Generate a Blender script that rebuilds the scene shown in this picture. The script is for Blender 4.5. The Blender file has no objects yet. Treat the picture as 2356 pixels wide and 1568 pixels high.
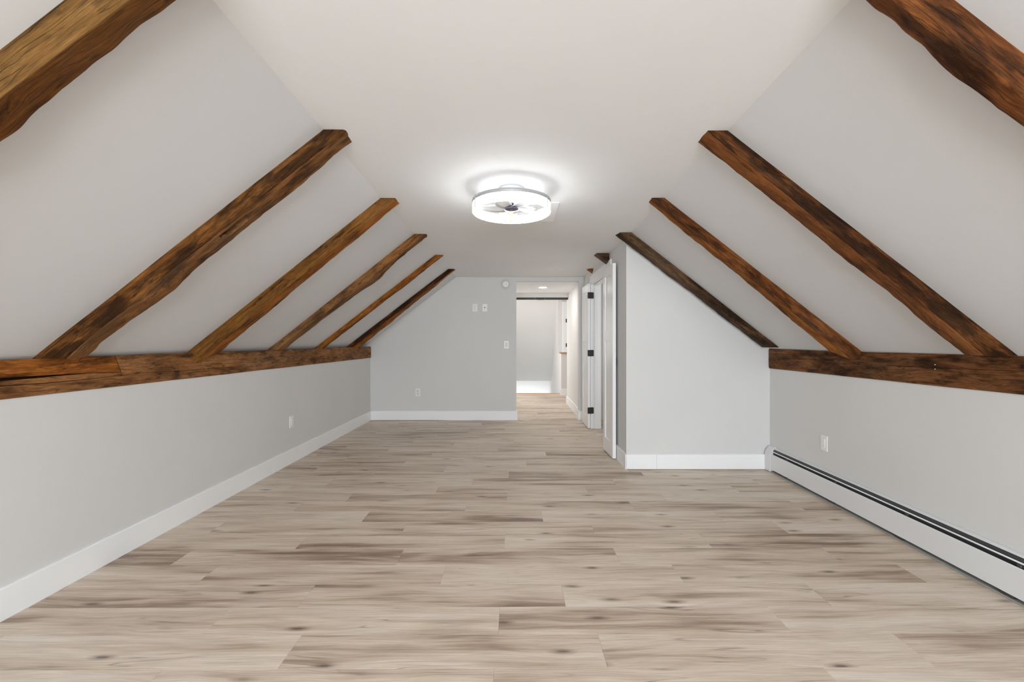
import bpy, bmesh, math, random
from mathutils import Vector, Matrix, noise
random.seed(7)
C = bpy.context.scene.collection
SC = bpy.context.scene
R = math.radians

# ------------------------------------------------------------------ camera
EYE = 1.22
cam = bpy.data.objects.new('camera', bpy.data.cameras.new('camera'))
C.objects.link(cam)
cam.location = (0, 0, EYE)
cam.rotation_euler = (R(90), 0, 0)
cam.data.lens = 36 * 981 / 2356
cam.data.shift_x = -8 / 2356
cam.data.shift_y = 1 / 2356
cam.data.clip_start = .02
SC.camera = cam
# ------------------------------------------------------------------ world, lights, exposure
w = bpy.data.worlds.new('world'); SC.world = w; w.use_nodes = True
w.node_tree.nodes['Background'].inputs[0].default_value = (.75, .85, 1, 1)
w.node_tree.nodes['Background'].inputs[1].default_value = .8
SC.view_settings.view_transform = 'Standard'
SC.view_settings.look = 'None'
SC.view_settings.gamma = 1
SC.view_settings.use_curve_mapping = False
SC.view_settings.exposure = 0.06
SC.cycles.use_denoising = True
SC.cycles.max_bounces = 14
SC.cycles.diffuse_bounces = 8

def area(name, loc, rot, sx, sy, power, col=(1, 1, 1), spread=180):
    l = bpy.data.lights.new(name, 'AREA'); l.shape = 'RECTANGLE'
    l.size = sx; l.size_y = sy; l.energy = power; l.color = col; l.spread = R(spread)
    o = bpy.data.objects.new(name, l); C.objects.link(o)
    o.location = loc; o.rotation_euler = rot
    return o
# daylight through the two gable windows behind the camera
area('daylight_gable_window', (-.75, -3.24, 1.25), (R(72), 0, 0), .8, 1.3, 124, (.85, .935, 1))
area('daylight_gable_window.001', (.75, -3.24, 1.25), (R(72), 0, 0), .8, 1.3, 124, (.85, .935, 1))
# unseen fill lamp added in the stairwell beyond the passage, aimed at the low wall
area('fill_stairwell', (.0, 12.5, -1.0), (R(100), 0, 0), 1.6, .5, 16, (1, .98, .95))
area('fill_closet', (2.15, 5.4, 1.3), (R(90), 0, R(90)), 1.0, 1.4, 8, (1, 1, 1))  # fill lamp added inside the closet to lift the jamb and far ceiling
area('fill_landing', (-1.0, 9.3, 1.4), (R(90), 0, R(-90)), 1.2, 1.2, 36, (1, .99, .98))  # added fill lamp, out of view at the left, for soffit and half wall

# ------------------------------------------------------------------ helpers
def link(name, me, m=None, parent=None, loc=None):
    o = bpy.data.objects.new(name, me); C.objects.link(o)
    if m is not None:
        for mm in (m if isinstance(m, (list, tuple)) else [m]): me.materials.append(mm)
    if parent is not None: o.parent = parent
    if loc is not None: o.location = loc
    return o
def mesh_from(vs, fs, name='m', smooth=False):
    me = bpy.data.meshes.new(name); me.from_pydata([tuple(v) for v in vs], [], fs); me.update()
    if smooth:
        for p in me.polygons: p.use_smooth = True
    return me
def tag(o, label=None, cat=None, group=None, kind=None):
    if label: o['label'] = label
    if cat: o['category'] = cat
    if group: o['group'] = group
    if kind: o['kind'] = kind
    return o
def empty(name, loc=(0, 0, 0), rz=0, label=None, cat=None, group=None, kind=None):
    o = bpy.data.objects.new(name, None); C.objects.link(o)
    o.location = loc; o.rotation_euler = (0, 0, rz); o.empty_display_size = .05
    return tag(o, label, cat, group, kind)
def bm_mesh(bm, name='m', smooth=False):
    bmesh.ops.recalc_face_normals(bm, faces=bm.faces)
    me = bpy.data.meshes.new(name); bm.to_mesh(me); bm.free()
    if smooth:
        for p in me.polygons: p.use_smooth = True
    return me
def add_box(bm, x0, x1, y0, y1, z0, z1, bev=0, seg=1):
    r = bmesh.ops.create_cube(bm, size=1)
    for v in r['verts']:
        v.co = Vector(((x0 + x1) / 2 + v.co.x * (x1 - x0), (y0 + y1) / 2 + v.co.y * (y1 - y0), (z0 + z1) / 2 + v.co.z * (z1 - z0)))
    if bev:
        es = list({e for v in r['verts'] for e in v.link_edges})
        bmesh.ops.bevel(bm, geom=es, offset=bev, segments=seg, affect='EDGES', profile=.6)
def box(name, x0, x1, y0, y1, z0, z1, m, parent=None, bev=0, seg=1):
    bm = bmesh.new(); add_box(bm, x0, x1, y0, y1, z0, z1, bev, seg)
    return link(name, bm_mesh(bm), m, parent)
def prism(pts, n, name='m'):
    """closed slab from a 3-D polygon, thickened along n"""
    n = Vector(n); k = len(pts)
    vs = [Vector(p) for p in pts] + [Vector(p) + n for p in pts]
    fs = [tuple(range(k)), tuple(range(2 * k - 1, k - 1, -1))] + [(i, i + k, (i + 1) % k + k, (i + 1) % k) for i in range(k)]
    bm = bmesh.new(); bv = [bm.verts.new(v) for v in vs]
    for f in fs: bm.faces.new([bv[i] for i in f])
    return bm_mesh(bm, name)
def add_lathe(bm, prof, n=96, close=True, off=(0, 0, 0)):
    rings = []
    for r, z in prof:
        if r < 1e-6: rings.append([bm.verts.new((off[0], off[1], off[2] + z))] * n)
        else: rings.append([bm.verts.new((off[0] + r * math.cos(2 * math.pi * i / n), off[1] + r * math.sin(2 * math.pi * i / n), off[2] + z)) for i in range(n)])
    m = len(prof)
    for a in range(m if close else m - 1):
        A, B = rings[a], rings[(a + 1) % m]
        for i in range(n):
            q = [A[i], A[(i + 1) % n], B[(i + 1) % n], B[i]]
            u = []
            for v in q:
                if v not in u: u.append(v)
            if len(u) > 2:
                try: bm.faces.new(u)
                except ValueError: pass
def lathe(name, prof, m, parent=None, n=96, close=True, off=(0, 0, 0), smooth=True):
    bm = bmesh.new(); add_lathe(bm, prof, n, close, off)
    o = link(name, bm_mesh(bm, smooth=smooth), m, parent)
    return o

# ------------------------------------------------------------------ materials
def mat(name, col, rough=.6, metal=0, spec=.4, emit=None, es=0):
    m = bpy.data.materials.new(name); m.use_nodes = True
    b = m.node_tree.nodes['Principled BSDF']
    b.inputs['Base Color'].default_value = (*col, 1)
    b.inputs['Roughness'].default_value = rough
    b.inputs['Metallic'].default_value = metal
    b.inputs['Specular IOR Level'].default_value = spec
    if emit:
        b.inputs['Emission Color'].default_value = (*emit, 1); b.inputs['Emission Strength'].default_value = es
    return m
def nn(nt, t, **k):
    n = nt.nodes.new(t)
    for a, v in k.items(): setattr(n, a, v)
    return n
def ramp(nt, fac, stops):
    r = nn(nt, 'ShaderNodeValToRGB')
    while len(r.color_ramp.elements) < len(stops): r.color_ramp.elements.new(.5)
    for e, (p, c) in zip(r.color_ramp.elements, stops):
        e.position = p; e.color = (*c, 1) if len(c) == 3 else c
    nt.links.new(fac, r.inputs[0]); return r.outputs[0]
def noise_tex(nt, vec, scale, detail=4, rough=.5, dist=0, w4=None):
    n = nn(nt, 'ShaderNodeTexNoise')
    if w4 is not None:
        n.noise_dimensions = '4D'; nt.links.new(w4, n.inputs['W'])
    n.inputs['Scale'].default_value = scale; n.inputs['Detail'].default_value = detail
    n.inputs['Roughness'].default_value = rough; n.inputs['Distortion'].default_value = dist
    nt.links.new(vec, n.inputs['Vector']); return n.outputs['Fac']
def mapping(nt, vec, scale=(1, 1, 1), loc=(0, 0, 0)):
    n = nn(nt, 'ShaderNodeMapping'); n.inputs['Scale'].default_value = scale; n.inputs['Location'].default_value = loc
    nt.links.new(vec, n.inputs['Vector']); return n.outputs[0]
def mixc(nt, fac, a, b, mode='MIX'):
    n = nn(nt, 'ShaderNodeMix', data_type='RGBA', blend_type=mode)
    for s, v in ((0, fac), (6, a), (7, b)):
        if hasattr(v, 'links'): nt.links.new(v, n.inputs[s])
        elif isinstance(v, (int, float)): n.inputs[s].default_value = v
        else: n.inputs[s].default_value = (*v, 1)
    return n.outputs[2]
def math_n(nt, op, a, b=None, c=None):
    n = nn(nt, 'ShaderNodeMath', operation=op)
    for i, v in enumerate((a, b, c)):
        if v is None: continue
        if hasattr(v, 'links'): nt.links.new(v, n.inputs[i])
        else: n.inputs[i].default_value = v
    return n.outputs[0]
def bump(nt, h, strength, dist, b):
    n = nn(nt, 'ShaderNodeBump'); n.inputs['Strength'].default_value = strength; n.inputs['Distance'].default_value = dist
    nt.links.new(h, n.inputs['Height']); nt.links.new(n.outputs[0], b.inputs['Normal'])

def paint(name, col, rough=.75, amt=.015):
    m = mat(name, col, rough, spec=.25); nt = m.node_tree; b = nt.nodes['Principled BSDF']
    tc = nn(nt, 'ShaderNodeTexCoord').outputs['Object']
    a = noise_tex(nt, tc, 1.3, 3); c = ramp(nt, a, [(.3, tuple(x * (1 - amt) for x in col)), (.7, tuple(min(1, x * (1 + amt)) for x in col))])
    nt.links.new(c, b.inputs['Base Color'])
    bump(nt, noise_tex(nt, tc, 90, 3), .05, .002, b)
    return m
def timber_mat(name, dark, mid, light, stain=.45, grey=0.0, seed=0, hi=.6):
    """old hewn timber; grain along local X"""
    m = mat(name, mid, .68, spec=.12); nt = m.node_tree; b = nt.nodes['Principled BSDF']
    tc = nn(nt, 'ShaderNodeTexCoord').outputs['Object']
    base = mapping(nt, tc, (1, 1, 1), (seed * 3.7, seed * 1.3, seed * 2.1))
    warp = noise_tex(nt, mapping(nt, base, (1.6, 5, 5)), 1.4, 3)
    wv = nn(nt, 'ShaderNodeCombineXYZ'); nt.links.new(math_n(nt, 'MULTIPLY', warp, .09), wv.inputs[1]); nt.links.new(math_n(nt, 'MULTIPLY', warp, .07), wv.inputs[2])
    ad = nn(nt, 'ShaderNodeVectorMath', operation='ADD'); nt.links.new(base, ad.inputs[0]); nt.links.new(wv.outputs[0], ad.inputs[1])
    wp = ad.outputs[0]
    grain = noise_tex(nt, mapping(nt, wp, (3.0, 52, 52)), 1.6, 9, .72)
    fine = noise_tex(nt, mapping(nt, wp, (9, 220, 220)), 1.2, 4, .7)
    blotch = noise_tex(nt, mapping(nt, base, (2.6, 9, 9)), 1.0, 5, .6, .6)
    big = noise_tex(nt, mapping(nt, base, (1.3, 4, 4), (4, 4, 4)), 1.0, 3, .5)
    f = math_n(nt, 'ADD', math_n(nt, 'MULTIPLY', grain, .5), math_n(nt, 'MULTIPLY', blotch, .5))
    col = ramp(nt, f, [(.30, dark), (.43, tuple((a + c) / 2 for a, c in zip(dark, mid))), (.52, mid), (.70, light)])
    # dark smoke stains
    st = ramp(nt, noise_tex(nt, mapping(nt, wp, (4.5, 16, 16), (9, 2, 5)), 1.0, 5, .6), [(stain, (0, 0, 0)), (stain + .16, (1, 1, 1))])
    inv = math_n(nt, 'SUBTRACT', 1.0, st)
    col = mixc(nt, math_n(nt, 'MULTIPLY', inv, .8), col, tuple(x * .28 for x in dark))
    # weathered grey-tan patches
    g = ramp(nt, big, [(.5, (0, 0, 0)), (.68, (1, 1, 1))])
    col = mixc(nt, math_n(nt, 'MULTIPLY', g, grey), col, (.20, .125, .07))
    # knots / worm holes
    vo = nn(nt, 'ShaderNodeTexVoronoi'); vo.inputs['Scale'].default_value = 1.0
    nt.links.new(mapping(nt, wp, (7, 19, 19)), vo.inputs['Vector'])
    k = ramp(nt, vo.outputs['Distance'], [(.05, (1, 1, 1)), (.17, (0, 0, 0))])
    col = mixc(nt, math_n(nt, 'MULTIPLY', k, .7), col, tuple(x * .25 for x in dark))
    # checks running with the grain
    ck = ramp(nt, noise_tex(nt, mapping(nt, wp, (1.1, 30, 30), (2, 7, 1)), 1.3, 2, .4), [(.485, (0, 0, 0)), (.498, (1, 1, 1)), (.502, (1, 1, 1)), (.515, (0, 0, 0))])
    col = mixc(nt, math_n(nt, 'MULTIPLY', ck, .45), col, tuple(x * .3 for x in dark))
    fr = ramp(nt, fine, [(.3, (.55, .55, .55)), (.7, (1.32, 1.32, 1.32))])
    col = mixc(nt, 1.0, col, fr, 'MULTIPLY')
    nt.links.new(col, b.inputs['Base Color'])
    h = math_n(nt, 'ADD', math_n(nt, 'ADD', grain, math_n(nt, 'MULTIPLY', fine, .35)), math_n(nt, 'MULTIPLY', ck, -.5))
    bump(nt, h, .8, .006, b)
    return m
def plank_mat():
    m = mat('vinyl_plank_oak', (.45, .36, .28), .42, spec=.35); nt = m.node_tree; b = nt.nodes['Principled BSDF']
    tc = nn(nt, 'ShaderNodeTexCoord').outputs['Object']
    at = nn(nt, 'ShaderNodeAttribute', attribute_type='OBJECT', attribute_name='seed').outputs['Fac']
    tone = nn(nt, 'ShaderNodeAttribute', attribute_type='OBJECT', attribute_name='tone').outputs['Fac']
    sv = nn(nt, 'ShaderNodeCombineXYZ'); nt.links.new(math_n(nt, 'MULTIPLY', at, 13.7), sv.inputs[0]); nt.links.new(math_n(nt, 'MULTIPLY', at, 5.3), sv.inputs[1])
    nt.links.new(at, sv.inputs[2])
    ad = nn(nt, 'ShaderNodeVectorMath', operation='ADD'); nt.links.new(tc, ad.inputs[0]); nt.links.new(sv.outputs[0], ad.inputs[1])
    base = ad.outputs[0]
    # knots pull the grain round them
    vo = nn(nt, 'ShaderNodeTexVoronoi', voronoi_dimensions='2D'); vo.inputs['Scale'].default_value = 1.0
    nt.links.new(mapping(nt, base, (1.6, 5.6, 1)), vo.inputs['Vector'])
    kd = vo.outputs['Distance']
    pull = ramp(nt, kd, [(0, (1, 1, 1)), (.42, (0, 0, 0))])
    warp = noise_tex(nt, mapping(nt, base, (1.7, 6, 1)), 1.0, 3, .5)
    wsum = math_n(nt, 'ADD', math_n(nt, 'MULTIPLY', warp, .034), math_n(nt, 'MULTIPLY', pull, .018))
    wv = nn(nt, 'ShaderNodeCombineXYZ'); nt.links.new(wsum, wv.inputs[1])
    ad2 = nn(nt, 'ShaderNodeVectorMath', operation='ADD'); nt.links.new(base, ad2.inputs[0]); nt.links.new(wv.outputs[0], ad2.inputs[1])
    wp = ad2.outputs[0]
    streak = math_n(nt, 'ADD', math_n(nt, 'MULTIPLY', noise_tex(nt, mapping(nt, wp, (.9, 22, 1)), 1.0, 5, .62), .62),
                    math_n(nt, 'MULTIPLY', noise_tex(nt, mapping(nt, wp, (2.2, 75, 1), (8, 3, 0)), 1.0, 4, .6), .38))
    fine = noise_tex(nt, mapping(nt, wp, (6, 210, 1)), 1.0, 4, .65)
    patch = noise_tex(nt, mapping(nt, wp, (1.25, 9.5, 1), (3, 3, 0)), 1.0, 3, .5, .3)
    f = math_n(nt, 'ADD', math_n(nt, 'MULTIPLY', streak, .5), math_n(nt, 'MULTIPLY', patch, .5))
    f = math_n(nt, 'ADD', math_n(nt, 'ADD', f, .016), math_n(nt, 'MULTIPLY', tone, .042))
    col = ramp(nt, f, [(.35, (.25, .172, .125)), (.42, (.41, .31, .235)), (.47, (.575, .465, .365)), (.54, (.675, .565, .46)), (.64, (.75, .66, .57))])
    fr = ramp(nt, fine, [(.30, (.80, .79, .78)), (.62, (1.07, 1.07, 1.07))])
    col = mixc(nt, 1.0, col, fr, 'MULTIPLY')
    # knot hearts
    k = ramp(nt, kd, [(.02, (1, 1, 1)), (.05, (.55, .55, .55)), (.11, (0, 0, 0))])
    sel = ramp(nt, noise_tex(nt, mapping(nt, base, (1.9, 4, 1), (7, 1, 0)), 1.0, 1), [(.47, (0, 0, 0)), (.56, (1, 1, 1))])
    k = math_n(nt, 'MULTIPLY', math_n(nt, 'MULTIPLY', k, sel), math_n(nt, 'ADD', fine, .35))
    col = mixc(nt, math_n(nt, 'MINIMUM', k, .85), col, (.12, .08, .058))
    # thin dark mineral streaks
    ms = ramp(nt, noise_tex(nt, mapping(nt, wp, (.9, 17, 1), (5, 5, 0)), 1.0, 2, .4), [(.488, (0, 0, 0)), (.5, (1, 1, 1)), (.512, (0, 0, 0))])
    sel2 = ramp(nt, noise_tex(nt, mapping(nt, base, (2.4, 9, 1), (1, 9, 0)), 1.0, 2), [(.5, (0, 0, 0)), (.62, (1, 1, 1))])
    col = mixc(nt, math_n(nt, 'MULTIPLY', math_n(nt, 'MULTIPLY', ms, sel2), .55), col, (.15, .10, .075))
    nt.links.new(col, b.inputs['Base Color'])
    bump(nt, fine, .12, .001, b)
    return m

M = {}
M['wall'] = paint('grey_wall_paint', (.672, .668, .660))
M['slope'] = paint('grey_slope_paint', (.65, .656, .664))
M['ceiling'] = paint('white_ceiling_paint', (.80, .812, .822))
M['hall'] = paint('pale_hall_paint', (.74, .73, .71))
M['trim'] = paint('white_trim_paint', (.88, .885, .89), .4, .004)
M['door'] = paint('white_door_paint', (.86, .86, .855), .32, .004)
M['plastic'] = mat('white_plastic', (.82, .82, .82), .35)
M['plastic_grey'] = mat('off_white_plastic', (.68, .68, .67), .4)
M['black'] = mat('matt_black_metal', (.032, .030, .028), .45, .3)
M['dark'] = mat('dark_void', (.012, .012, .013), .8)
M['heater'] = mat('white_enamel', (.74, .745, .75), .35)
M['heater_in'] = mat('grey_galvanised', (.10, .10, .105), .45, .7)
M['strip'] = mat('grey_base_strip', (.30, .30, .28), .5)
M['rail'] = mat('dark_grey_steel', (.05, .045, .04), .5, .4)
M['oak'] = mat('varnished_oak', (.52, .24, .10), .35)
M['plank'] = plank_mat()
M['slot'] = mat('outlet_slot', (.25, .25, .25), .6)
M['caulk'] = mat('white_caulk', (.72, .72, .7), .7)
M['gap_shade'] = mat('gap_shade_dark', (.03, .014, .007), .8, spec=.05)  # near-black, puts the shade inside the beam gaps into the colour
M['nail'] = mat('pale_nail_head', (.62, .6, .5), .5)
TM = {}
TM['gold'] = timber_mat('golden_timber', (.10, .045, .011), (.19, .092, .024), (.27, .15, .052), .30, .15, 1)
TM['brown'] = timber_mat('brown_timber', (.045, .015, .004), (.18, .068, .014), (.33, .145, .042), .42, .30, 2)
TM['orange'] = timber_mat('orange_timber', (.10, .030, .005), (.32, .108, .016), (.50, .21, .050), .35, .10, 3)
TM['tan'] = timber_mat('tan_timber', (.080, .030, .008), (.27, .112, .032), (.41, .20, .075), .38, .3, 4)
TM['under'] = timber_mat('burnt_orange_timber', (.07, .022, .004), (.17, .062, .011), (.27, .115, .026), .33, .08, 11)
TM['olive'] = timber_mat('olive_brown_timber', (.06, .023, .005), (.20, .082, .016), (.30, .135, .034), .33, .2, 12)
TM['rust'] = timber_mat('rust_timber', (.06, .018, .005), (.25, .085, .018), (.38, .155, .045), .34, .08, 13)
TM['dark'] = timber_mat('dark_timber', (.024, .008, .003), (.12, .040, .009), (.28, .10, .026), .44, .1, 5)
TM['red'] = timber_mat('red_brown_timber', (.036, .010, .004), (.185, .060, .014), (.37, .145, .042), .39, .15, 6)
TM['smoke'] = timber_mat('smoke_stained_timber', (.020, .013, .009), (.12, .060, .028), (.26, .145, .070), .44, .5, 7)
TM['plate'] = timber_mat('plate_timber', (.085, .034, .012), (.31, .135, .048), (.47, .235, .10), .34, .3, 8)
TM['block'] = timber_mat('orange_block_timber', (.12, .035, .008), (.38, .125, .022), (.54, .22, .05), .35, .05, 9)
TM['plate2'] = timber_mat('brown_plate_timber', (.042, .016, .008), (.19, .075, .026), (.34, .155, .065), .38, .25, 10)

# ------------------------------------------------------------------ the shell
ZC = 2.219                                    # flat ceiling
YF = 6.63                                     # far wall
YR = 4.09                                     # closet wall facing the camera
YB = -3.2                                     # gable wall behind the camera
XL = -2.255                                   # left knee wall
XP = 1.063                                    # wall of the passage with the closet doors
def interp(t, pts):
    if t <= pts[0][0]: return pts[0][1]
    for (a, b), (c, d) in zip(pts, pts[1:]):
        if t <= c: return b + (d - b) * (t - a) / (c - a)
    return pts[-1][1]
def XR(y): return 2.3337 + .026 * y           # right knee wall, a little out of square
def xlt(y): return interp(y, [(-3.2, -.880), (1.25, -.887), (2, -.905), (3, -.940), (4, -.942), (5, -.925), (6.63, -.925)])
def xrt(y): return .94 + .032 * y
def xlb(y): return -2.25 - .015 * y
def sl(y, z): return xlt(y) + (xlb(y) - xlt(y)) * (ZC - z) / (ZC - 1.139)      # left slope surface
def sr(y, z): return xrt(y) + (XR(y) - .005 - xrt(y)) * (ZC - z) / (ZC - 1.152)  # right slope surface

def setting(name, me, m, label=None):
    o = link(name, me, m); o['kind'] = 'structure'
    if label: o['label'] = label
    return o
# ceiling (a strip with the slight wander of its edges)
ys = [YB, -2, 0, 1.25, 2, 2.5, 3, 3.5, 4, 4.5, 5, 5.6, YF]
edge = [(xlt(y), y) for y in ys] + [(min(xrt(y), 1.9) if y < YR else XP, y) for y in reversed(ys)]
setting('ceiling', prism([(x, y, ZC) for x, y in edge], (0, 0, .12)), M['ceiling'])
# left slope
def strip(fa, fb, ya, n, name='s'):
    pass
def slope_mesh(top, bot, zt, zb, yy, nrm):
    bm = bmesh.new(); rows = []
    for y in yy:
        t = Vector((top(y), y, zt)); b_ = Vector((bot(y), y, zb))
        rows.append([bm.verts.new(t), bm.verts.new(b_), bm.verts.new(b_ + Vector(nrm)), bm.verts.new(t + Vector(nrm))])
    for A, B in zip(rows, rows[1:]):
        for i in range(4): bm.faces.new([A[i], A[(i + 1) % 4], B[(i + 1) % 4], B[i]])
    bm.faces.new(rows[0]); bm.faces.new(list(reversed(rows[-1])))
    return bm_mesh(bm)
setting('wall_upper_left', slope_mesh(xlt, lambda y: sl(y, 1.10), ZC, 1.10, ys, (-.09, 0, .11)), M['slope'])
setting('wall_upper_right', slope_mesh(xrt, lambda y: sr(y, 1.10), ZC, 1.10, [YB, 0, 1.25, 2, 3, YR], (.09, 0, .11)), M['slope'])
# knee walls
setting('wall_left', prism([(XL, YB, 0), (XL, YF, 0), (XL, YF, .975), (XL, YB, .975)], (-.12, 0, 0)), M['wall'])
setting('wall_right', prism([(XR(YB), YB, 0), (XR(YR), YR, 0), (XR(YR), YR, .975), (XR(YB), YB, .975)], (.12, 0, 0)), M['wall'])
# far gable-side wall with the passage opening
DX0, DX1, DZ = .014, .988, 2.158
XLo = XL - .14
far = [(XLo, 0), (DX0, 0), (DX0, DZ), (DX1, DZ), (DX1, 0), (XP + .1, 0), (XP + .1, ZC + .02), (xlt(YF) - .03, ZC + .08), (XLo, 1.19)]
setting('wall_far', prism([(x, YF, z) for x, z in far], (0, .125, 0)), M['wall'])
# closet wall facing the camera
ret = [(XP, 0), (XR(YR) + .02, 0), (XR(YR) + .02, 1.19), (xrt(YR) + .02, ZC + .04), (XP, ZC + .005)]
setting('wall_closet_front', prism([(x, YR, z) for x, z in ret], (0, .11, 0)), M['wall'])
# wall of the passage, with the closet opening
OY0, OY1, OZ = 4.83, 5.96, 2.035
side = [(YR + .11, 0), (OY0 - .018, 0), (OY0 - .018, OZ), (OY1 + .018, OZ), (OY1 + .018, 0), (YF, 0), (YF, ZC), (YR + .11, ZC)]
setting('wall_closet_side', prism([(XP, y, z) for y, z in side], (.115, 0, 0)), M['wall'])
# inside of the closet
setting('wall_closet_back', prism([(2.2, YR + .1, 0), (2.2, YF, 0), (2.2, YF, 2.3), (2.2, YR + .1, 2.3)], (.1, 0, 0)), M['wall'])
setting('wall_closet_end', prism([(XP + .11, YF - .03, 0), (2.25, YF - .03, 0), (2.25, YF - .03, 2.3), (XP + .11, YF - .03, 2.3)], (0, .1, 0)), M['wall'])
setting('ceiling_closet', prism([(XP + .11, YR + .1, 2.25), (2.3, YR + .1, 2.25), (2.3, YF + .1, 2.25), (XP + .11, YF + .1, 2.25)], (0, 0, .1)), M['wall'])
# gable wall behind the camera with two windows
gz = [(-2.4, 0), (2.4, 0), (2.4, 1.1), (.9, 2.25), (-.9, 2.25), (-2.4, 1.1)]
bm = bmesh.new()
for (x0, x1, z0, z1) in ((-2.4, -1.15, 0, 2.25), (-1.15, -.35, 0, .6), (-1.15, -.35, 1.9, 2.25), (-.35, .35, 0, 2.25), (.35, 1.15, 0, .6), (.35, 1.15, 1.9, 2.25), (1.15, 2.4, 0, 2.25)):
    add_box(bm, x0, x1, YB - .12, YB, z0, z1)
setting('wall_back', bm_mesh(bm), M['wall'])
for i, xc in enumerate((-.75, .75)):
    wn = setting('window_%d' % (i + 1), (lambda: (lambda b: (add_box(b, xc - .4, xc - .36, YB - .1, YB - .05, .6, 1.9), add_box(b, xc + .36, xc + .4, YB - .1, YB - .05, .6, 1.9),
        add_box(b, xc - .4, xc + .4, YB - .1, YB - .05, .6, .64), add_box(b, xc - .4, xc + .4, YB - .1, YB - .05, 1.86, 1.9), add_box(b, xc - .4, xc + .4, YB - .1, YB - .05, 1.23, 1.27), bm_mesh(b))[-1])(bmesh.new()))(), M['trim'])

# ---- passage beyond the far wall
YH = YF + .125
XH = 1.022                                      # right wall of the passage
YE = 8.47                                       # where that wall stops
setting('wall_passage_right', prism([(XH, YH, 0), (XH, YE, 0), (XH, YE, 2.16), (XH, YH, 2.16)], (.12, 0, 0)), M['hall'])
setting('wall_passage_left', prism([(-1.1, YH, -1.6), (-1.1, 13.2, -1.6), (-1.1, 13.2, 2.5), (-1.1, YH, 2.5)], (-.1, 0, 0)), M['hall'])
setting('ceiling_passage', prism([(-1.15, YH, 2.152), (2.5, YH, 2.152), (2.5, 8.26, 2.152), (-1.15, 8.26, 2.152)], (0, 0, .1)), M['ceiling'])
box('wall_bulkhead', -1.15, 2.5, 8.26, 8.36, 2.072, 2.5, M['hall'])['kind'] = 'structure'
setting('ceiling_stairwell', prism([(-1.15, 8.3, 2.42), (2.5, 8.3, 2.42), (2.5, 13.3, 2.42), (-1.15, 13.3, 2.42)], (0, 0, .1)), M['ceiling'])
# sloping soffit over the stairs and the low lit wall beneath it
setting('wall_stair_soffit', prism([(-1.1, 10.60, 2.44), (1.04, 10.60, 2.44), (1.04, 12.44, .07), (-1.1, 12.44, .07)], (0, .12, .09)), M['hall'])
setting('wall_stair_low', prism([(-1.1, 13.1, -1.6), (1.1, 13.1, -1.6), (1.1, 13.1, .6), (-1.1, 13.1, .6)], (0, .1, 0)), M['trim'])
setting('wall_stair_right', prism([(1.04, 10.5, -1.6), (1.04, 13.15, -1.6), (1.04, 13.15, 2.5), (1.04, 10.5, 2.5)], (.12, 0, 0)), M['hall'])
setting('floor_stair_bottom', prism([(-1.15, 9.9, -1.6), (1.1, 9.9, -1.6), (1.1, 13.2, -1.6), (-1.15, 13.2, -1.6)], (0, 0, -.1)), M['wall'])
# recess to the right of the landing: half wall with an oak cap, a cased door behind it
setting('wall_half', prism([(1.04, 9.71, -.3), (2.4, 9.71, -.3), (2.4, 9.71, .945), (1.04, 9.71, .945)], (0, .79, 0)), M['hall'])
setting('wall_landing_right', prism([(2.35, 8.3, 0), (2.35, 10.6, 0), (2.35, 10.6, 2.5), (2.35, 8.3, 2.5)], (.1, 0, 0)), M['hall'])
setting('wall_landing_back', prism([(1.16, 10.52, .9), (2.4, 10.52, .9), (2.4, 10.52, 2.5), (1.16, 10.52, 2.5)], (0, .1, 0)), M['hall'])
setting('wall_landing_near', prism([(XH + .12, YE - .1, 0), (2.4, YE - .1, 0), (2.4, YE - .1, 2.4), (XH + .12, YE - .1, 2.4)], (0, .1, 0)), M['hall'])
box('trim_handrail_cap', 1.0, 2.35, 9.66, 9.83, .945, .972, M['oak'], bev=.008)['kind'] = 'structure'
d3 = empty('door_3', (1.16, 10.49, .0), label='white door with black hinges beyond the half wall at the landing', kind='structure')
box('casing', 0, .115, -.02, .015, .95, 2.2, M['trim'], d3, .004)
box('door_leaf', .125, .86, .0, .03, .95, 2.05, M['door'], d3, .003)
for z in (1.73, 1.13):
    box('hinge', .075, .118, -.032, -.018, z - .045, z + .045, M['black'], d3)

# ------------------------------------------------------------------ floor
fl = setting('floor', prism([(-2.45, YB - .1, -.004), (2.5, YB - .1, -.004), (2.5, 10.0, -.004), (-2.45, 10.0, -.004)], (0, 0, -.12)), M['plank'])
fl['seed'] = .3; fl['tone'] = 0.0
PW, PL, Y0, TH = .18495, 1.232, 1.5917, .0043
J = {-1: -.079, 0: .344, 1: -.072, 2: .2305, 3: -.379, 4: .577, 5: -.066, 6: .5055, 7: .188, 8: -.367, 9: -.066, 10: .586, 11: -.374, 12: -.061, 13: .558, 14: .11, 15: -.53,
     16: .33, 17: -.2, 18: .5, 19: -.02, 20: -.45, 21: .22, 22: .6, 23: -.15, 24: .4, 25: -.5, 26: .05, 27: .55}
rnd = random.Random(21)
def plank_bounds(k):
    y = Y0 + PW * (k + .5)
    if y < YR - .06: return XL - .0, XR(y) - .0
    if y < YF + .02: return XL, XP
    return -1.1, (XH if y < YE + .05 else 2.34)
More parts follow.
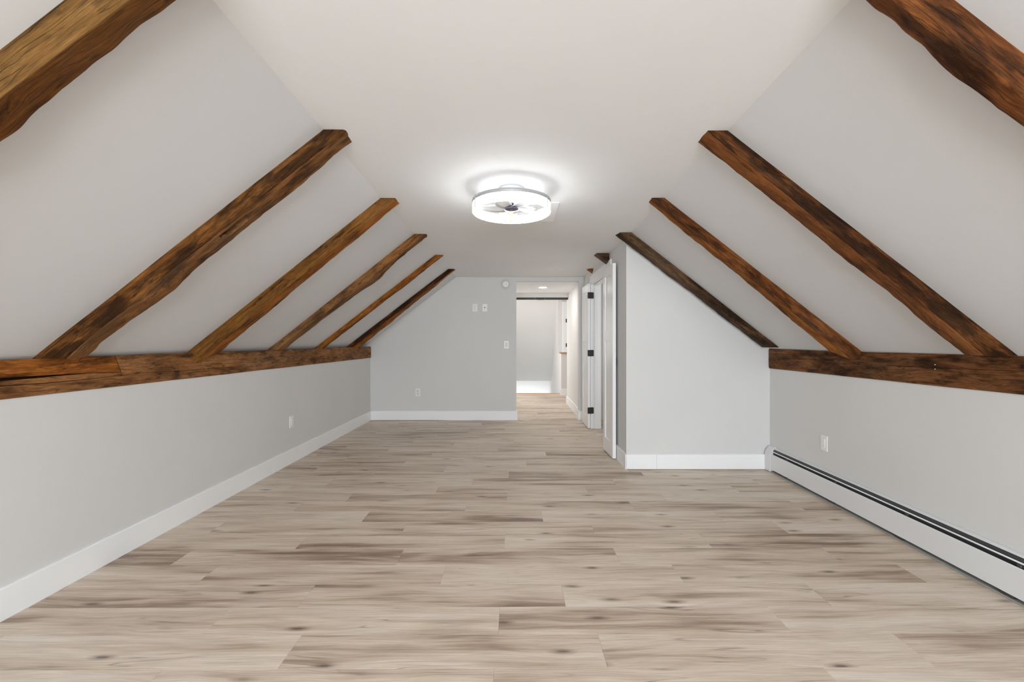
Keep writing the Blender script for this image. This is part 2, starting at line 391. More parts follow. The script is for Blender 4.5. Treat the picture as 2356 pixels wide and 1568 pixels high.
for k in range(-12, 46):
    ya = Y0 + PW * k; yc = ya + PW / 2
    if yc > 9.98: continue
    g = .0002
    y1 = min(PW / 2 - g, 10.0 - yc)
    j = J.get(k, rnd.uniform(-.6, .6)); xa, xb = plank_bounds(k)
    n0 = math.floor((xa - j) / PL)
    x = j + n0 * PL
    while x < xb:
        cx = x + PL / 2
        a = max(x + g, xa) - cx; b_ = min(x + PL - g, xb) - cx
        if b_ - a > .02:
            bv = .0005; zt = 0.0
            o_ = [(a, -PW / 2 + g), (b_, -PW / 2 + g), (b_, y1), (a, y1)]
            i_ = [(a + bv, -PW / 2 + g + bv), (b_ - bv, -PW / 2 + g + bv), (b_ - bv, y1 - bv), (a + bv, y1 - bv)]
            vs = [(p, q, -.004) for p, q in o_] + [(p, q, zt - .0004) for p, q in o_] + [(p, q, zt) for p, q in i_]
            fs = [(8, 9, 10, 11)] + [(4 + i, 4 + (i + 1) % 4, 8 + (i + 1) % 4, 8 + i) for i in range(4)] + [(i, (i + 1) % 4, 4 + (i + 1) % 4, 4 + i) for i in range(4)]
            o = link('plank', mesh_from(vs, fs), M['plank'], fl, (cx, yc + TH * cx, 0))
            o.rotation_euler = (0, 0, TH)
            o['seed'] = rnd.uniform(0, 40); o['tone'] = rnd.uniform(-1, 1)
        x += PL
box('trim_stair_nosing', -1.1, 1.04, 9.985, 10.03, -.03, .006, M['oak'], bev=.006)['kind'] = 'structure'

# ------------------------------------------------------------------ baseboards and casings
BH = .142
def base(name, p, q, nrm, label=None, h=BH, t=.016):
    """board from p to q, nrm points into the room"""
    p = Vector((*p, 0)); q = Vector((*q, 0)); n = Vector((*nrm, 0)); d = (q - p)
    prof = [(0, 0), (t, 0), (t, h - .004), (t - .004, h), (0, h)]
    bm = bmesh.new(); A = [bm.verts.new(p + n * a + Vector((0, 0, z))) for a, z in prof]; B = [bm.verts.new(q + n * a + Vector((0, 0, z))) for a, z in prof]
    k = len(prof)
    for i in range(k): bm.faces.new([A[i], A[(i + 1) % k], B[(i + 1) % k], B[i]])
    bm.faces.new(A); bm.faces.new(list(reversed(B)))
    return setting(name, bm_mesh(bm), M['trim'])
base('baseboard_left', (XL, YB), (XL, YF), (1, 0))
base('baseboard_far', (XL + .016, YF), (DX0 + .016, YF), (0, -1))
base('baseboard_far_jamb', (DX0, YF), (DX0, YH + .016), (1, 0))
base('baseboard_far_right', (DX1 - .016, YF), (XP - .016, YF), (0, -1))
base('baseboard_far_right_jamb', (DX1, YF), (DX1, YH), (-1, 0))
base('baseboard_closet_side', (XP, YR - .016), (XP, OY0 - .1), (-1, 0))
base('baseboard_closet_side_far', (XP, OY1 + .1), (XP, YF), (-1, 0))
base('baseboard_closet_front', (XP - .016, YR), (1.346, YR), (0, -1))
base('baseboard_closet_front_right', (1.3475, YR), (XR(YR) - .03, YR), (0, -1))
base('baseboard_passage', (XH, YH), (XH, YE + .016), (-1, 0))
base('baseboard_passage_end', (XH - .016, YE), (XH + .13, YE), (0, 1))
base('baseboard_landing', (1.022, 9.71), (2.3, 9.71), (0, -1))
# closet opening: head and side casings, jamb
box('trim_closet_head', XP - .012, XP, 4.715, OY1 + .075, 2.028, 2.135, M['trim'], bev=.003)['kind'] = 'structure'
box('trim_closet_far_leg', XP - .012, XP, OY1 + .012, OY1 + .075, 0, 2.028, M['trim'], bev=.003)['kind'] = 'structure'
box('trim_closet_near_leg', XP - .012, XP, 4.715, OY0 - .012, 0, 2.028, M['trim'], bev=.003)['kind'] = 'structure'
box('trim_closet_far_jamb', XP - .012, XP + .135, OY1, OY1 + .018, 0, 2.035, M['trim'])['kind'] = 'structure'
box('trim_closet_near_jamb', XP - .012, XP + .135, OY0 - .018, OY0, 0, 2.035, M['trim'])['kind'] = 'structure'
box('trim_closet_head_jamb', XP - .004, XP + .135, OY0, OY1, 2.017, 2.035, M['trim'])['kind'] = 'structure'
box('trim_closet_head_stop', XP + .04, XP + .075, OY0, OY1, 1.995, 2.012, M['trim'])['kind'] = 'structure'
box('trim_closet_far_stop', XP + .045, XP + .09, OY1 - .012, OY1, 0, 2.0, M['trim'])['kind'] = 'structure'

# ------------------------------------------------------------------ closet doors, both folded back flat to the wall
def door_leaf(name, y_hinge, y_free, label, xh, xf):
    """leaf stands along Y; room-side face toward -X; recessed shaker panels"""
    L = abs(y_free - y_hinge); s = 1 if y_free > y_hinge else -1
    d = empty(name, (xh, y_hinge, .010), label=label, kind='structure')
    d.rotation_euler = (0, 0, math.atan2(-(xf - xh) * 1, (y_free - y_hinge)) if s > 0 else math.atan2((xf - xh), -(y_free - y_hinge)))
    H = 2.02; T = .035; st = .085; rail = .09
    zs = [.155, .155 + 1.055, 1.32, H - .105]
    def fr(nm, ya, yb, za, zb, x0=0, x1=T, bev=.002): return box(nm, x0, x1, s * ya if s > 0 else -yb, s * yb if s > 0 else -ya, za, zb, M['door'], d, bev)
    fr('stile', 0, st, 0, H); fr('stile', L - st, L, 0, H)
    fr('rail', st, L - st, 0, zs[0]); fr('rail', st, L - st, zs[1], zs[2]); fr('rail', st, L - st, zs[3], H)
    fr('panel', st, L - st, zs[0], zs[1], .011, T - .011, 0); fr('panel', st, L - st, zs[2], zs[3], .011, T - .011, 0)
    return d, s
dn, s = door_leaf('door_1', 4.815, 4.405, 'near white panelled closet door leaf folded back against the passage wall', .990, 1.004)
kb = box('door_pull', .036, .052, -.355 - .012, -.355 + .012, .95, 1.045, M['black'], dn, .003)
for z in (.25, 1.02, 1.79):
    box('hinge', .034, .046, -.035, -.001, z - .045, z + .045, M['black'], dn)
df, s = door_leaf('door_2', 5.95, 6.43, 'far white panelled closet door leaf with three black hinges beside the opening', 1.010, 1.006)
def hinge(z):
    bm = bmesh.new()
    def leafplate(x0, x1, ya, yb, r=.009):
        pts = []
        for cx, cz, a0 in ((x1 - r, z + .044 - r, 0), (x0 + r, z + .044 - r, 90), (x0 + r, z - .044 + r, 180), (x1 - r, z - .044 + r, 270)):
            for q in range(5): a = R(a0 + 22.5 * q); pts.append((cx + r * math.cos(a), cz + r * math.sin(a)))
        A = [bm.verts.new((p, ya, q)) for p, q in pts]; B = [bm.verts.new((p, yb, q)) for p, q in pts]; k = len(pts)
        bm.faces.new(A); bm.faces.new(list(reversed(B)))
        for i in range(k): bm.faces.new([A[i], A[(i + 1) % k], B[(i + 1) % k], B[i]])
    leafplate(-.004, .036, -.004, .0)
    leafplate(.043, .083, .004, .0095)
    r = bmesh.ops.create_cone(bm, cap_ends=True, segments=12, radius1=.0065, radius2=.0065, depth=.09)
    for v in r['verts']: v.co = Vector((v.co.x + .0395, v.co.y - .003, v.co.z + z))
    o = link('hinge', bm_mesh(bm), M['black'], df); o['label'] = 'black square hinge'
for z in (.246, 1.047, 1.852): hinge(z)

# ------------------------------------------------------------------ timbers
def nz(x, y, z): return noise.noise(Vector((x, y, z)))
def rafter(name, side, yn, yf, zb_n, zb_f, on_t, on_b, of_t, of_b, m, label, seed, rough=.006, bumps=(), gouges=(), zt=ZC + .006, chamfer=.012, wave=.006, near=None):
    """hewn rafter: horizontal slices; near arris at yn, far arris at yf, o = distance proud of the slope measured horizontally"""
    surf = sl if side < 0 else sr
    sg = 1 if side < 0 else -1
    foot = Vector((surf(yn, zb_n), yn, zb_n)); top = Vector((surf(yn, zt), yn, zt))
    ax = (top - foot).normalized(); ay = Vector((0, 1, 0)); az = ax.cross(ay).normalized()
    rot = Matrix((ax, ay, az)).transposed()
    N = 130; bm = bmesh.new(); rows = []
    for i in range(N + 1):
        t = i / N
        on = on_b + (on_t - on_b) * t; of = of_b + (of_t - of_b) * t
        for (tb, w_, am) in bumps:
            gss = math.exp(-((t - tb) / w_) ** 2); of += am * gss; on += am * .4 * gss
        wn = wave * nz(t * 4, seed, 1) * 1.6; wf = wave * nz(t * 5, seed, 7) * 2.2 + wave * .9 * nz(t * 21, seed, 5) + .0022 * nz(t * 62, seed, 9)
        on += wn; of += wf
        yn_ = yn + .003 * nz(t * 5, seed, 11); yf_ = yf + wave * 1.2 * nz(t * 6, seed, 13) + wave * .6 * nz(t * 24, seed, 19)
        c = chamfer * (.7 + .6 * abs(nz(t * 6, seed, 23)))
        prof = [(yn_, -.05), (yn_, 0), (yn_, on * .3), (yn_ + .0005, on * .6), (yn_ + .001, on - c), (yn_ + c * .3, on - c * .3), (yn_ + c, on)]
        for q in (.2, .35, .5, .65, .8): prof.append((yn_ + c + (yf_ - yn_ - 2 * c) * q, on + (of - on) * q))
        prof += [(yf_ - c, of), (yf_ - c * .3, of - c * .3), (yf_, of - c), (yf_ + .001, of * .5), (yf_, 0), (yf_, -.05)]
        row = []
        for kk, (y, o) in enumerate(prof):
            fr = (y - yn) / (yf - yn)
            zb = zb_n + (zb_f - zb_n) * max(0, min(1, fr))
            z = zb + (zt - zb) * t
            if o > .01:
                dsp = rough * (nz(t * 9, kk * .35, seed + 3) + .5 * nz(t * 33, kk * .8, seed + 31))
                o += dsp; 
                for (tg, fg, wt, wf2, dep) in gouges:
                    e = ((t - tg) / wt) ** 2 + ((fr - fg) / wf2) ** 2
                    if e < 1.6: o -= dep * min(1, 2.5 * max(0, 1 - e / 1.6))
            row.append(bm.verts.new(rot.inverted() @ (Vector((surf(yn, z) + sg * o, y, z)) - foot)))
        rows.append(row)
    for A, B in zip(rows, rows[1:]):
        for i in range(len(A) - 1): bm.faces.new([A[i], A[i + 1], B[i + 1], B[i]])
        bm.faces.new([A[-1], A[0], B[0], B[-1]])
    bm.faces.new(rows[0]); bm.faces.new(list(reversed(rows[-1])))
    bm.faces.ensure_lookup_table()
    if near:
        k = len(rows[0])
        for i, fc in enumerate(bm.faces):
            if i < N * k and i % k < 6: fc.material_index = 1
    me = bm_mesh(bm, smooth=True)
    o = link(name, me, [m, near] if near else m); o.matrix_world = Matrix.Translation(foot) @ rot.to_4x4()
    md = o.modifiers.new('edge', 'EDGE_SPLIT'); md.split_angle = R(50)
    return tag(o, label, 'rafter', 'hewn rafters on the ceiling slopes')
ZB, ZR = 1.139, 1.152
rafter('rafter', -1, 1.04, 1.135, ZB, ZB, .155, .135, .105, .11, TM['under'], 'golden-brown left rafter nearest the camera, wavy-edged, cut off by the top left corner', 1.3, .004, wave=.0075, chamfer=.006, near=TM['gold'])
rafter('rafter', -1, 2.01, 2.145, ZB, ZB, .10, .145, .09, .125, TM['tan'], 'thick dark brown left rafter with a long gouged hollow, second from the camera', 2.7, .006,
       bumps=((.32, .03, .012), (.12, .08, -.015)), gouges=((.60, .44, .034, .14, .06), (.565, .40, .022, .09, .045)), wave=.007, near=TM['brown'])
rafter('rafter', -1, 2.97, 3.09, 1.072, ZB, .10, .155, .10, .15, TM['orange'], 'straight orange-brown left rafter whose foot overlaps the wall beam, third from the camera', 3.1, .004, wave=.005, chamfer=.008, near=TM['olive'])
rafter('rafter', -1, 3.965, 4.075, ZB, ZB, .115, .09, .105, .105, TM['tan'], 'tan left rafter with a swollen knot halfway up, fourth from the camera', 4.9, .005, bumps=((.60, .08, .05), (.45, .1, .015)), wave=.008)
rafter('rafter', -1, 4.925, 4.992, ZB, ZB, .088, .075, .085, .085, TM['orange'], 'thin orange-brown left rafter, second from the far wall', 5.2, .003, wave=.006, chamfer=.006)
rafter('rafter', -1, 5.875, 5.975, 1.085, ZB, .085, .09, .085, .16, TM['orange'], 'very dark brown left rafter closest to the far wall', 6.6, .004, wave=.008, chamfer=.006, near=TM['dark'])
rafter('rafter', 1, 1.098, 1.175, ZR, ZR, .135, .14, .105, .11, TM['red'], 'thick reddish right rafter nearest the camera, cracked and cut off by the top right corner', 7.4, .006, wave=.007, chamfer=.008)
rafter('rafter', 1, 2.02, 2.14, ZR, ZR, .095, .15, .085, .125, TM['rust'], 'long red-brown right rafter with a dark upper face, second from the camera', 8.8, .004, wave=.006, chamfer=.007, near=TM['dark'])
rafter('rafter', 1, 2.965, 3.065, 1.092, ZR, .085, .145, .08, .155, TM['orange'], 'orange-brown right rafter notched into the wall beam, between the long red one and the darkest', 9.9, .005, wave=.008, chamfer=.009, near=TM['red'])
rafter('rafter', 1, 3.905, 4.02, 1.165, 1.165, .115, .115, .115, .095, TM['smoke'], 'smoke-stained dark right rafter lying along the top of the closet wall', 10.4, .006, wave=.007, chamfer=.012)

def stub(name, yn, yf, on, of, m, label, seed):
    """end of a rafter showing at the ceiling above the closet doors"""
    prof = [(yn, on), (yf, of)]
    N = 14; bm = bmesh.new(); rows = []
    for i in range(N + 1):
        q = i / N; y = yn + (yf - yn) * q; o = on + (of - on) * q + .004 * nz(q * 6, seed, 1)
        x0 = XP - o; dz = o * .76
        rows.append([bm.verts.new((x0, y, ZC + .004)), bm.verts.new((x0 + .004, y, ZC - .006)), bm.verts.new((x0 + o * .5, y, ZC - dz * .5 + .003 * nz(q * 9, seed, 5))), bm.verts.new((XP + .01, y, ZC - dz - .006)), bm.verts.new((XP + .01, y, ZC + .004))])
    for A, B in zip(rows, rows[1:]):
        for i in range(5): bm.faces.new([A[i], A[(i + 1) % 5], B[(i + 1) % 5], B[i]])
    bm.faces.new(rows[0]); bm.faces.new(list(reversed(rows[-1])))
    o = link(name, bm_mesh(bm), m)
    return tag(o, label, 'rafter', 'hewn rafters on the ceiling slopes')
stub('rafter_end', 4.823, 4.945, .145, .155, TM['smoke'], 'blackened rafter end poking from the wall above the near closet door', 2)
stub('rafter_end', 5.84, 5.92, .05, .08, TM['tan'], 'small brown rafter end poking from the wall beyond the blackened one', 4)

# ---- wall beams (plates) that carry the rafter feet: front planks of timber with checks between
def slab(xf, sgn, y0, y1, zb, zt, thick, seed, cols=.03, rough=.0022, nr=6, org=(0, 0, 0)):
    """timber between curves zb(y) and zt(y), front face at xf(y), body away from the room"""
    n = max(2, int((y1 - y0) / cols)); bm = bmesh.new(); rows = []
    for i in range(n + 1):
        y = y0 + (y1 - y0) * i / n
        a, b_ = zb(y), zt(y)
        row = []
        for k in range(nr + 1):
            q = k / nr; z = a + (b_ - a) * q
            d = rough * (nz(y * 3, z * 14, seed) + .6 * nz(y * 11, z * 40, seed + 5))
            if k in (0, nr): d = -.005 + .002 * nz(y * 7, seed, k)
            row.append(Vector((xf(y) + sgn * d, y, z)))
        row = [Vector((xf(y) - sgn * thick, y, a + .001))] + row + [Vector((xf(y) - sgn * thick, y, b_ - .001))]
        rows.append([bm.verts.new(v - Vector(org)) for v in row])
    m = len(rows[0])
    for A, B in zip(rows, rows[1:]):
        for i in range(m): bm.faces.new([A[i], A[(i + 1) % m], B[(i + 1) % m], B[i]])
    bm.faces.new(rows[0]); bm.faces.new(list(reversed(rows[-1])))
    bmesh.ops.recalc_face_normals(bm, faces=bm.faces)
    return bm
def join(bms):
    out = bmesh.new()
    for b in bms:
        me = bpy.data.meshes.new('t'); b.to_mesh(me); b.free(); out.from_mesh(me); bpy.data.meshes.remove(me)
    return out
def beam_part(name, bms, m, parent, org, rz=0):
    """local X runs along the beam so that the grain does"""
    bm = join(bms)
    rot = Matrix.Rotation(R(90), 4, 'Z')
    bmesh.ops.transform(bm, matrix=rot.inverted(), verts=bm.verts)
    o = link(name, bm_mesh(bm, smooth=True), m, parent); o.rotation_euler = (0, 0, R(90))
    md = o.modifiers.new('edge', 'EDGE_SPLIT'); md.split_angle = R(40)
    return o
XBL = lambda y: -2.243
org = (-2.243, 2.0, 0)
bl = empty('wall_beam', org, label='long hewn wall beam on the left knee wall, carrying the left rafter feet', cat='beam', group='hewn wall beams')
crack = lambda y: interp(y, [(1.8, 1.026), (2.1, 1.0195), (2.24, 1.022), (2.44, 1.027), (2.6, 1.031), (2.9, 1.0207), (3.12, 1.0187), (3.5, 1.018)])
gapb = lambda y: interp(y, [(1.5, 1.040), (1.857, 1.046), (2.28, 1.0525), (2.43, 1.0415)])
blkb = lambda y: interp(y, [(1.5, 1.066), (1.857, 1.061), (2.28, 1.0545), (2.41, 1.0455)])
lob = lambda y: .966 + .0015 * nz(y * 2, 3, 3)
topb = lambda y: interp(y, [(0, 1.139), (2.39, 1.139), (2.94, 1.143), (3.2, 1.139), (5, 1.140), (6.6, 1.139)]) + .002 * nz(y * 4, 9, 1)
E1 = lambda y: crack(y) - .0012
timb = [slab(XBL, 1, YB, 3.50, lob, lambda y: crack(y) - .0012, .06, 1, org=org),
        slab(XBL, 1, YB, 2.425, lambda y: crack(y) + .0012, gapb, .06, 2, org=org, nr=3),
        slab(XBL, 1, 2.44, 3.50, lambda y: crack(y) + .0012, topb, .06, 3, org=org),
        slab(XBL, 1, 3.4995, YF - .01, lob, topb, .06, 4, org=org, nr=10)]
core = [slab(lambda y: -2.290, 1, YB, YF - .02, lambda y: .975, lambda y: 1.128, .06, 5, org=org)]  # dark core added behind the gaps so no light leaks through the beam
tm = beam_part('timber', timb, TM['plate'], bl, org); tm['label'] = 'main hewn timber with a long check'
beam_part('gap_core', core, M['gap_shade'], bl, org)
# scarf: slanted wedge closing the main timber against the block
def wedge(pts, seed):
    bm = bmesh.new(); A = [bm.verts.new(Vector((XBL(0) - .002, y, z)) - Vector(org)) for y, z in pts]; B = [bm.verts.new(Vector((XBL(0) - .06, y, z)) - Vector(org)) for y, z in pts]
    k = len(pts); bm.faces.new(A); bm.faces.new(list(reversed(B)))
    for i in range(k): bm.faces.new([A[i], A[(i + 1) % k], B[(i + 1) % k], B[i]])
    return bm
beam_part('timber', [wedge([(2.395, 1.1385), (2.4405, 1.1385), (2.4405, 1.03), (2.4335, 1.03), (2.4335, 1.044)], 1)], TM['plate'], bl, org)
beam_part('timber_block', [slab(XBL, 1, YB, 2.2845, blkb, topb, .06, 7, org=org)], TM['block'], bl, org)['label'] = 'orange timber block scarfed onto the beam'
beam_part('timber_block', [slab(XBL, 1, 2.2862, 2.386, blkb, topb, .06, 8, org=org), wedge([(2.386, 1.137), (2.3875, 1.137), (2.4255, 1.0455), (2.386, 1.0465)], 2)], TM['block'], bl, org)
pg = box('peg', -.004, .0025, .582, .692, .984, .999, TM['tan'], bl, .003)

XBR = lambda y: XR(y) - .015
org2 = (XBR(2.5), 2.5, 0)
br = empty('wall_beam', org2, label='shorter dark hewn wall beam on the right knee wall, stopping at the closet wall', cat='beam', group='hewn wall beams')
crk = lambda y: interp(y, [(1.9, 1.082), (2.6, 1.0665), (3.23, 1.074), (3.87, 1.066)])
lor = lambda y: interp(y, [(0, .973), (2, .970), (4.08, .963)]) + .0025 * nz(y * 2.2, 5, 5)
tpr = lambda y: interp(y, [(0, 1.150), (2, 1.150), (2.9, 1.147), (2.96, 1.147), (3.0, 1.143), (4.08, 1.151)]) + .002 * nz(y * 4, 2, 8)
timb = [slab(XBR, -1, YB, 2.75, lor, lambda y: crk(y) - .001, .06, 11, org=org2), slab(XBR, -1, YB, 2.75, lambda y: crk(y) + .001, tpr, .06, 12, org=org2),
        slab(XBR, -1, 2.7495, 3.22, lor, tpr, .06, 13, org=org2, nr=10),
        slab(XBR, -1, 3.2195, 3.87, lor, lambda y: crk(y) - .0012, .06, 14, org=org2), slab(XBR, -1, 3.2195, 3.87, lambda y: crk(y) + .0012, tpr, .06, 15, org=org2),
        slab(XBR, -1, 3.8695, YR - .008, lor, tpr, .06, 16, org=org2, nr=10)]
beam_part('timber', timb, TM['plate2'], br, org2)
beam_part('gap_core', [slab(lambda y: XR(y) + .03, -1, YB, YR - .01, lambda y: .975, lambda y: 1.138, .05, 17, org=org2)], M['gap_shade'], br, org2)
# nail heads seen on timbers
def nail(x, y, z, parent, n=(1, 0, 0), r=.004):
    bm = bmesh.new(); rr = bmesh.ops.create_cone(bm, cap_ends=True, segments=12, radius1=r, radius2=r * .8, depth=.004)
    q = Vector((0, 0, 1)).rotation_difference(Vector(n)).to_matrix().to_4x4()
    bmesh.ops.transform(bm, matrix=Matrix.Translation((x, y, z)) @ q, verts=bm.verts)
    return link('nail_head', bm_mesh(bm), M['nail'], parent)
for (y, z) in ((2.42, 1.088), (2.42, 1.063)):
    nail(XBR(y) - org2[0] - .001, y - org2[1], z, br, (-1, 0, 0), .0025)

# ------------------------------------------------------------------ baseboard heater on the right wall
hang = -math.atan(.026)
ht = empty('baseboard_heater', (XR(4.07), 4.07, 0), hang, 'long white hydronic baseboard heater with dark louvre slots along the right wall', 'heater')
HL = 7.1
def extr(name, prof, y0, y1, m, parent, smooth=False):
    bm = bmesh.new(); A = [bm.verts.new((-a, y0, z)) for a, z in prof]; B = [bm.verts.new((-a, y1, z)) for a, z in prof]
    k = len(prof)
    for i in range(k): bm.faces.new([A[i], A[(i + 1) % k], B[(i + 1) % k], B[i]])
    bm.faces.new(A); bm.faces.new(list(reversed(B)))
    return link(name, bm_mesh(bm), m, parent)
yn_, yf_ = -HL, -.085
extr('back_plate', [(.001, .02), (.004, .02), (.004, .222), (.001, .222)], yn_, yf_, M['heater'], ht)
extr('hood', [(.002, .222), (.012, .2225), (.022, .2195), (.029, .2150), (.0285, .2135), (.0215, .2175), (.012, .220), (.002, .2195)], yn_, yf_, M['heater'], ht)
extr('damper', [(.0395, .1955), (.0455, .1910), (.0450, .1893), (.039, .1938)], yn_, yf_, M['trim'], ht)
extr('front_panel', [(.052, .028), (.055, .028), (.055, .166), (.051, .171), (.050, .1695), (.052, .165)], yn_, yf_, M['heater'], ht)
extr('inner_liner', [(.004, .045), (.006, .045), (.030, .150), (.030, .198), (.020, .212), (.004, .214)], yn_, yf_, M['heater_in'], ht)
extr('bottom_strip', [(.004, .001), (.054, .001), (.054, .011), (.004, .011)], yn_, yf_, M['strip'], ht)
ec = [(.0, .002), (.059, .002), (.059, .174), (.050, .190), (.036, .214), (.022, .226), (.010, .230), (0, .230)]
bm = bmesh.new(); A = [bm.verts.new((-a, -.088, z)) for a, z in ec]; B = [bm.verts.new((-a, 0, z)) for a, z in ec]; k = len(ec)
for i in range(k): bm.faces.new([A[i], A[(i + 1) % k], B[(i + 1) % k], B[i]])
bm.faces.new(A); bm.faces.new(list(reversed(B)))
bmesh.ops.bevel(bm, geom=[e for e in bm.edges], offset=.0015, segments=2, affect='EDGES')
link('end_cap', bm_mesh(bm), M['heater'], ht)
for i in range(9):
    yy = -.32 - .59 * i
    bm = bmesh.new(); add_box(bm, -.046, -.030, yy - .010, yy + .010, .170, .186, .002)
    link('bracket', bm_mesh(bm), M['heater_in'], ht)
    box('foot', -.050, -.008, yy + .02, yy + .075, .008, .028, M['heater_in'], ht, .001)

# ------------------------------------------------------------------ wall plates and detector
def plate(name, x, y, z, face, kind, label, group='wall plates'):
    """face: rotation about Z so that local -Y is the room side"""
    e = empty(name, (x, y, z), face, label, {'switch': 'light switch', 'duplex': 'outlet', 'decora': 'outlet', 'jack': 'wall jack', 'gfi': 'outlet'}[kind])
    box('cover_plate', -.0375, .0375, -.006, 0, -.06, .06, M['plastic'], e, .003, 2)
    if kind == 'duplex':
        for s_ in (-.021, .021):
            bm = bmesh.new(); add_box(bm, -.017, .017, -.009, -.005, s_ - .0155, s_ + .0155, .0035, 2); r = link('receptacle', bm_mesh(bm), M['plastic_grey'], e)
            for xx in (-.0065, .0065): box('slot', xx - .0016, xx + .0016, -.0096, -.0088, s_ - .001, s_ + .009, M['slot'], r)
    elif kind in ('decora', 'gfi'):
        r = box('receptacle', -.0165, .0165, -.0095, -.005, -.034, .034, M['plastic'], e, .002)
        for s_ in (-.02, .02):
            for xx in (-.0065, .0065): box('slot', xx - .0014, xx + .0014, -.0101, -.0092, s_ - .004, s_ + .005, M['slot'] if kind == 'gfi' else M['plastic_grey'], r)
        if kind == 'gfi':
            box('test_button', -.009, .009, -.0112, -.009, -.0075, -.002, M['plastic_grey'], r); box('test_button', -.009, .009, -.0112, -.009, .002, .0075, M['plastic_grey'], r)
    elif kind == 'switch':
        box('bezel', -.018, .018, -.008, -.005, -.034, .034, M['plastic_grey'], e, .002)
        o = box('toggle', -.006, .006, -.022, -.007, -.018, -.004, M['plastic'], e, .003); o['label'] = 'toggle flicked down'
    elif kind == 'jack':
        bm = bmesh.new(); rr = bmesh.ops.create_cone(bm, cap_ends=True, segments=16, radius1=.009, radius2=.007, depth=.012)
        bmesh.ops.rotate(bm, verts=bm.verts, matrix=Matrix.Rotation(R(90), 3, 'X')); bmesh.ops.translate(bm, verts=bm.verts, vec=(0, -.010, .002))
        link('connector', bm_mesh(bm), M['black'], e)['label'] = 'dark round connector'
    return e
plate('wall_outlet', -.631, YF, 1.744, 0, 'gfi', 'white outlet plate high on the far wall, left of the jack plate')
plate('wall_jack', -.477, YF, 1.744, 0, 'jack', 'white wall plate with a dark round cable jack, high on the far wall')
plate('light_switch', -.142, YF, 1.169, 0, 'switch', 'white toggle light switch on the far wall beside the passage opening')
plate('wall_outlet', -1.516, YF, .428, 0, 'duplex', 'white duplex outlet low on the far wall above the baseboard')
plate('wall_outlet', XL, 4.29, .413, R(90), 'decora', 'white outlet low on the left knee wall')
plate('wall_outlet', XR(3.34), 3.34, .425, R(-90) + hang, 'decora', 'white outlet on the right knee wall above the baseboard heater')
sd = empty('smoke_detector', (-.151, YF, 2.107), 0, 'round white smoke detector high on the far wall by the passage opening', 'smoke detector')
def lathe_y(name, prof, m, parent, n=48, off=(0, 0)):
    bm = bmesh.new(); add_lathe(bm, prof, n)
    bmesh.ops.rotate(bm, verts=bm.verts, matrix=Matrix.Rotation(R(90), 3, 'X'))
    bmesh.ops.translate(bm, verts=bm.verts, vec=(off[0], 0, off[1]))
    return link(name, bm_mesh(bm, smooth=True), m, parent)
lathe_y('base_ring', [(0, 0), (.074, 0), (.074, .012), (.070, .019), (.060, .021), (.058, .014), (0, .014)], M['plastic_grey'], sd)
lathe_y('cover', [(0, .014), (.052, .014), (.053, .030), (.048, .038), (.038, .041), (0, .042)], M['plastic'], sd)
lathe_y('test_button', [(0, .041), (.010, .041), (.009, .045), (0, .046)], M['plastic_grey'], sd, 20, (.010, -.012))
lathe_y('sensor_port', [(0, .041), (.005, .041), (.0045, .0455), (0, .046)], M['plastic'], sd, 16, (-.009, -.026))

# ------------------------------------------------------------------ passage details
rl = empty('ceiling_rail', (.52, 8.31, 2.049), 0, 'dark grey metal rail across the passage under the bulkhead', 'rail')
box('channel', -1.6, .50, -.03, .03, -.016, .022, M['rail'], rl, .003)
box('latch', -.09, .02, -.036, -.028, -.024, .010, M['rail'], rl, .003)
for xx in (-.145, .055): nail(xx, -.031, .004, rl, (0, -1, 0), .005)
hl = empty('recessed_light', (.47, 7.36, 2.152), 0, 'round glowing recessed light in the passage ceiling', 'ceiling light')
lathe('trim_ring', [(.060, -.0005), (.085, -.0005), (.085, -.004), (.078, -.007), (.060, -.004)], M['plastic'], hl, 48)
M['lens'] = mat('glowing_lens', (1, 1, 1), .5, emit=(1, .985, .965), es=205)
lathe('lens', [(0, -.003), (.060, -.003), (.060, -.001), (0, -.001)], M['lens'], hl, 48)
ap = tag(box('access_panel', -.165, .315, 3.06, 3.545, ZC - .004, ZC + .001, M['trim']), 'flat white square access panel in the ceiling behind the fan light', 'panel')

# ------------------------------------------------------------------ ceiling fan light
FY = 2.79
M['led'] = mat('led_acrylic', (1, 1, 1), .4, emit=(.95, .98, 1), es=22.0)
M['frame'] = mat('satin_grey_frame', (.42, .42, .43), .4, .2)
M['groove'] = mat('grey_groove', (.30, .30, .31), .6)
M['blade'] = mat('clear_grey_blade', (.66, .66, .67), .25)
M['hub'] = mat('smoky_hub', (.07, .066, .09), .25, .3)
M['tab'] = mat('cream_tab', (.40, .35, .25), .6)
f = empty('ceiling_fan_light', (-.026, FY, ZC), 0, 'round ceiling fan with a glowing ribbed ring light around pale blades, flush on the ceiling', 'ceiling fan')
zt, zb = -.083, -.160                     # top and bottom of the ring below the ceiling
lathe('canopy', [(0, 0), (.088, 0), (.088, -.030), (.082, -.038), (0, -.038)], M['frame'], f, 64)
lathe('motor', [(0, -.036), (.060, -.036), (.062, -.085), (.050, -.098), (0, -.098)], M['plastic_grey'], f, 48)
lathe('ring_frame', [(.236, zt), (.254, zt), (.257, zt - .003), (.258, zt - .022), (.252, zt - .024), (.238, zt - .024), (.234, zt - .021), (.234, zt - .003)], M['frame'], f, 128)
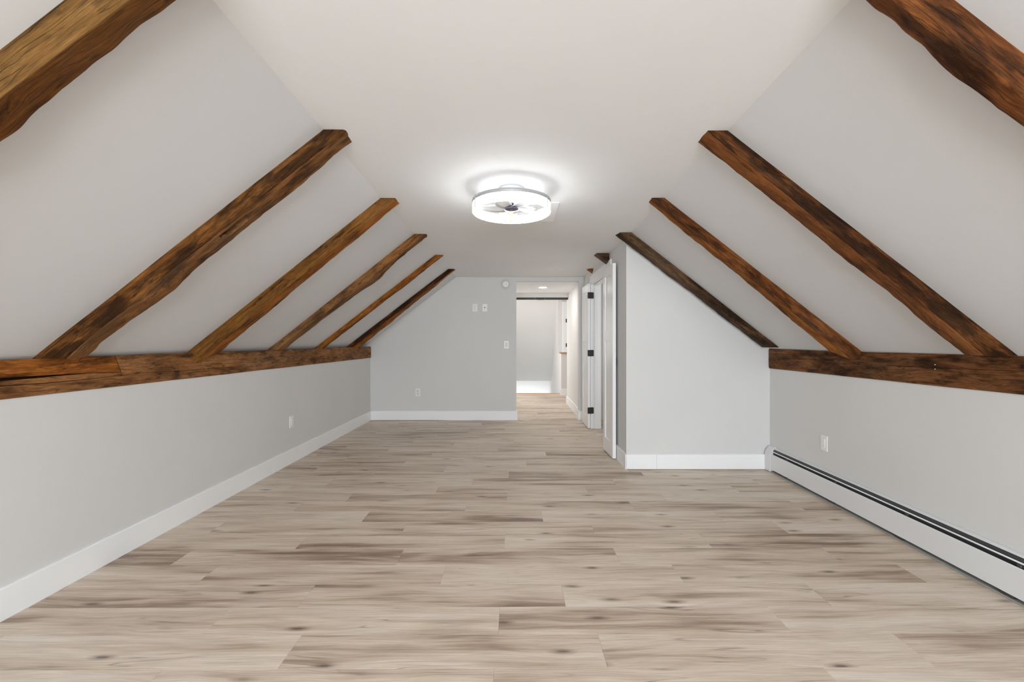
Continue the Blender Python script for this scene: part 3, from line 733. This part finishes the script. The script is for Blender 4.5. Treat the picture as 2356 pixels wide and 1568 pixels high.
# ribbed acrylic ring: five bright bands with grey grooves
ribs = 6; h0, h1 = zt - .024, zb
prof_o, prof_i = [], []
for i in range(ribs):
    a = h0 + (h1 - h0) * i / ribs; b_ = h0 + (h1 - h0) * (i + 1) / ribs
    prof_o += [(.2515, a), (.2545, a - .0022), (.2545, b_ + .0022), (.2515, b_)]
    prof_i = [(.2435, b_), (.2405, b_ + .0022), (.2405, a - .0022), (.2435, a)] + prof_i
lathe('light_ring', prof_o + prof_i, M['led'], f, 128, smooth=False)
for i in range(1, ribs):
    z = h0 + (h1 - h0) * i / ribs
    bm = bmesh.new()
    add_lathe(bm, [(.2505, z + .0018), (.2553, z + .0018), (.2553, z - .0018), (.2505, z - .0018)], 128)
    add_lathe(bm, [(.2397, z + .0018), (.2445, z + .0018), (.2445, z - .0018), (.2397, z - .0018)], 128)
    link('groove', bm_mesh(bm, smooth=True), M['groove'], f)
# spokes carrying the ring
for a in (R(45), R(135), R(225), R(315)):
    bm = bmesh.new(); add_box(bm, .05, .235, -.009, .009, zt - .004, zt + .004, .002)
    bmesh.ops.rotate(bm, verts=bm.verts, matrix=Matrix.Rotation(a, 3, 'Z'))
    link('spoke', bm_mesh(bm), M['frame'], f)
for a in (R(-29), R(209), R(90)):
    bm = bmesh.new(); add_box(bm, .2545, .2605, -.006, .006, zb - .001, zt, .001)
    bmesh.ops.rotate(bm, verts=bm.verts, matrix=Matrix.Rotation(a, 3, 'Z'))
    link('clip', bm_mesh(bm), M['frame'], f)
# hub and blades
lathe('hub', [(0, -.095), (.016, -.095), (.018, -.120), (.040, -.126), (.048, -.132), (.046, -.139), (.030, -.143), (.012, -.146), (0, -.147)], M['hub'], f, 48)
for b in range(5):
    a0 = R(18 + 72 * b); n = 12; bm = bmesh.new(); up = []; lo = []
    for i in range(n + 1):
        t = i / n; r = .030 + .178 * t
        wdt = .018 + .040 * math.sin(math.pi * min(1, t * .9 + .08)); sw = .35 * t
        tw = R(24 - 10 * t)
        c = Vector((math.cos(a0 + sw) * r, math.sin(a0 + sw) * r, -.126)); tg = Vector((-math.sin(a0 + sw), math.cos(a0 + sw), 0))
        rowu, rowl = [], []
        for q in (-1, -.5, 0, .5, 1):
            p = c + tg * (q * wdt * math.cos(tw)) + Vector((0, 0, q * wdt * math.sin(tw) * .45 + .004 * (1 - q * q)))
            rowu.append(bm.verts.new(p)); rowl.append(bm.verts.new(p - Vector((0, 0, .0022))))
        up.append(rowu); lo.append(rowl)
    for i in range(n):
        for k in range(4):
            bm.faces.new([up[i][k], up[i][k + 1], up[i + 1][k + 1], up[i + 1][k]]); bm.faces.new([lo[i][k], lo[i + 1][k], lo[i + 1][k + 1], lo[i][k + 1]])
        bm.faces.new([up[i][0], up[i + 1][0], lo[i + 1][0], lo[i][0]]); bm.faces.new([up[i][4], lo[i][4], lo[i + 1][4], up[i + 1][4]])
    bm.faces.new(up[0] + lo[0][::-1]); bm.faces.new(up[-1][::-1] + lo[-1])
    link('blade', bm_mesh(bm, smooth=True), M['blade'], f)
tb = box('hanging_tab', -.010, .009, -.0015, .0015, -.225, -.147, M['tab'], f, .001); tb['label'] = 'cream strip hanging from the hub'
# small nail in the golden rafter
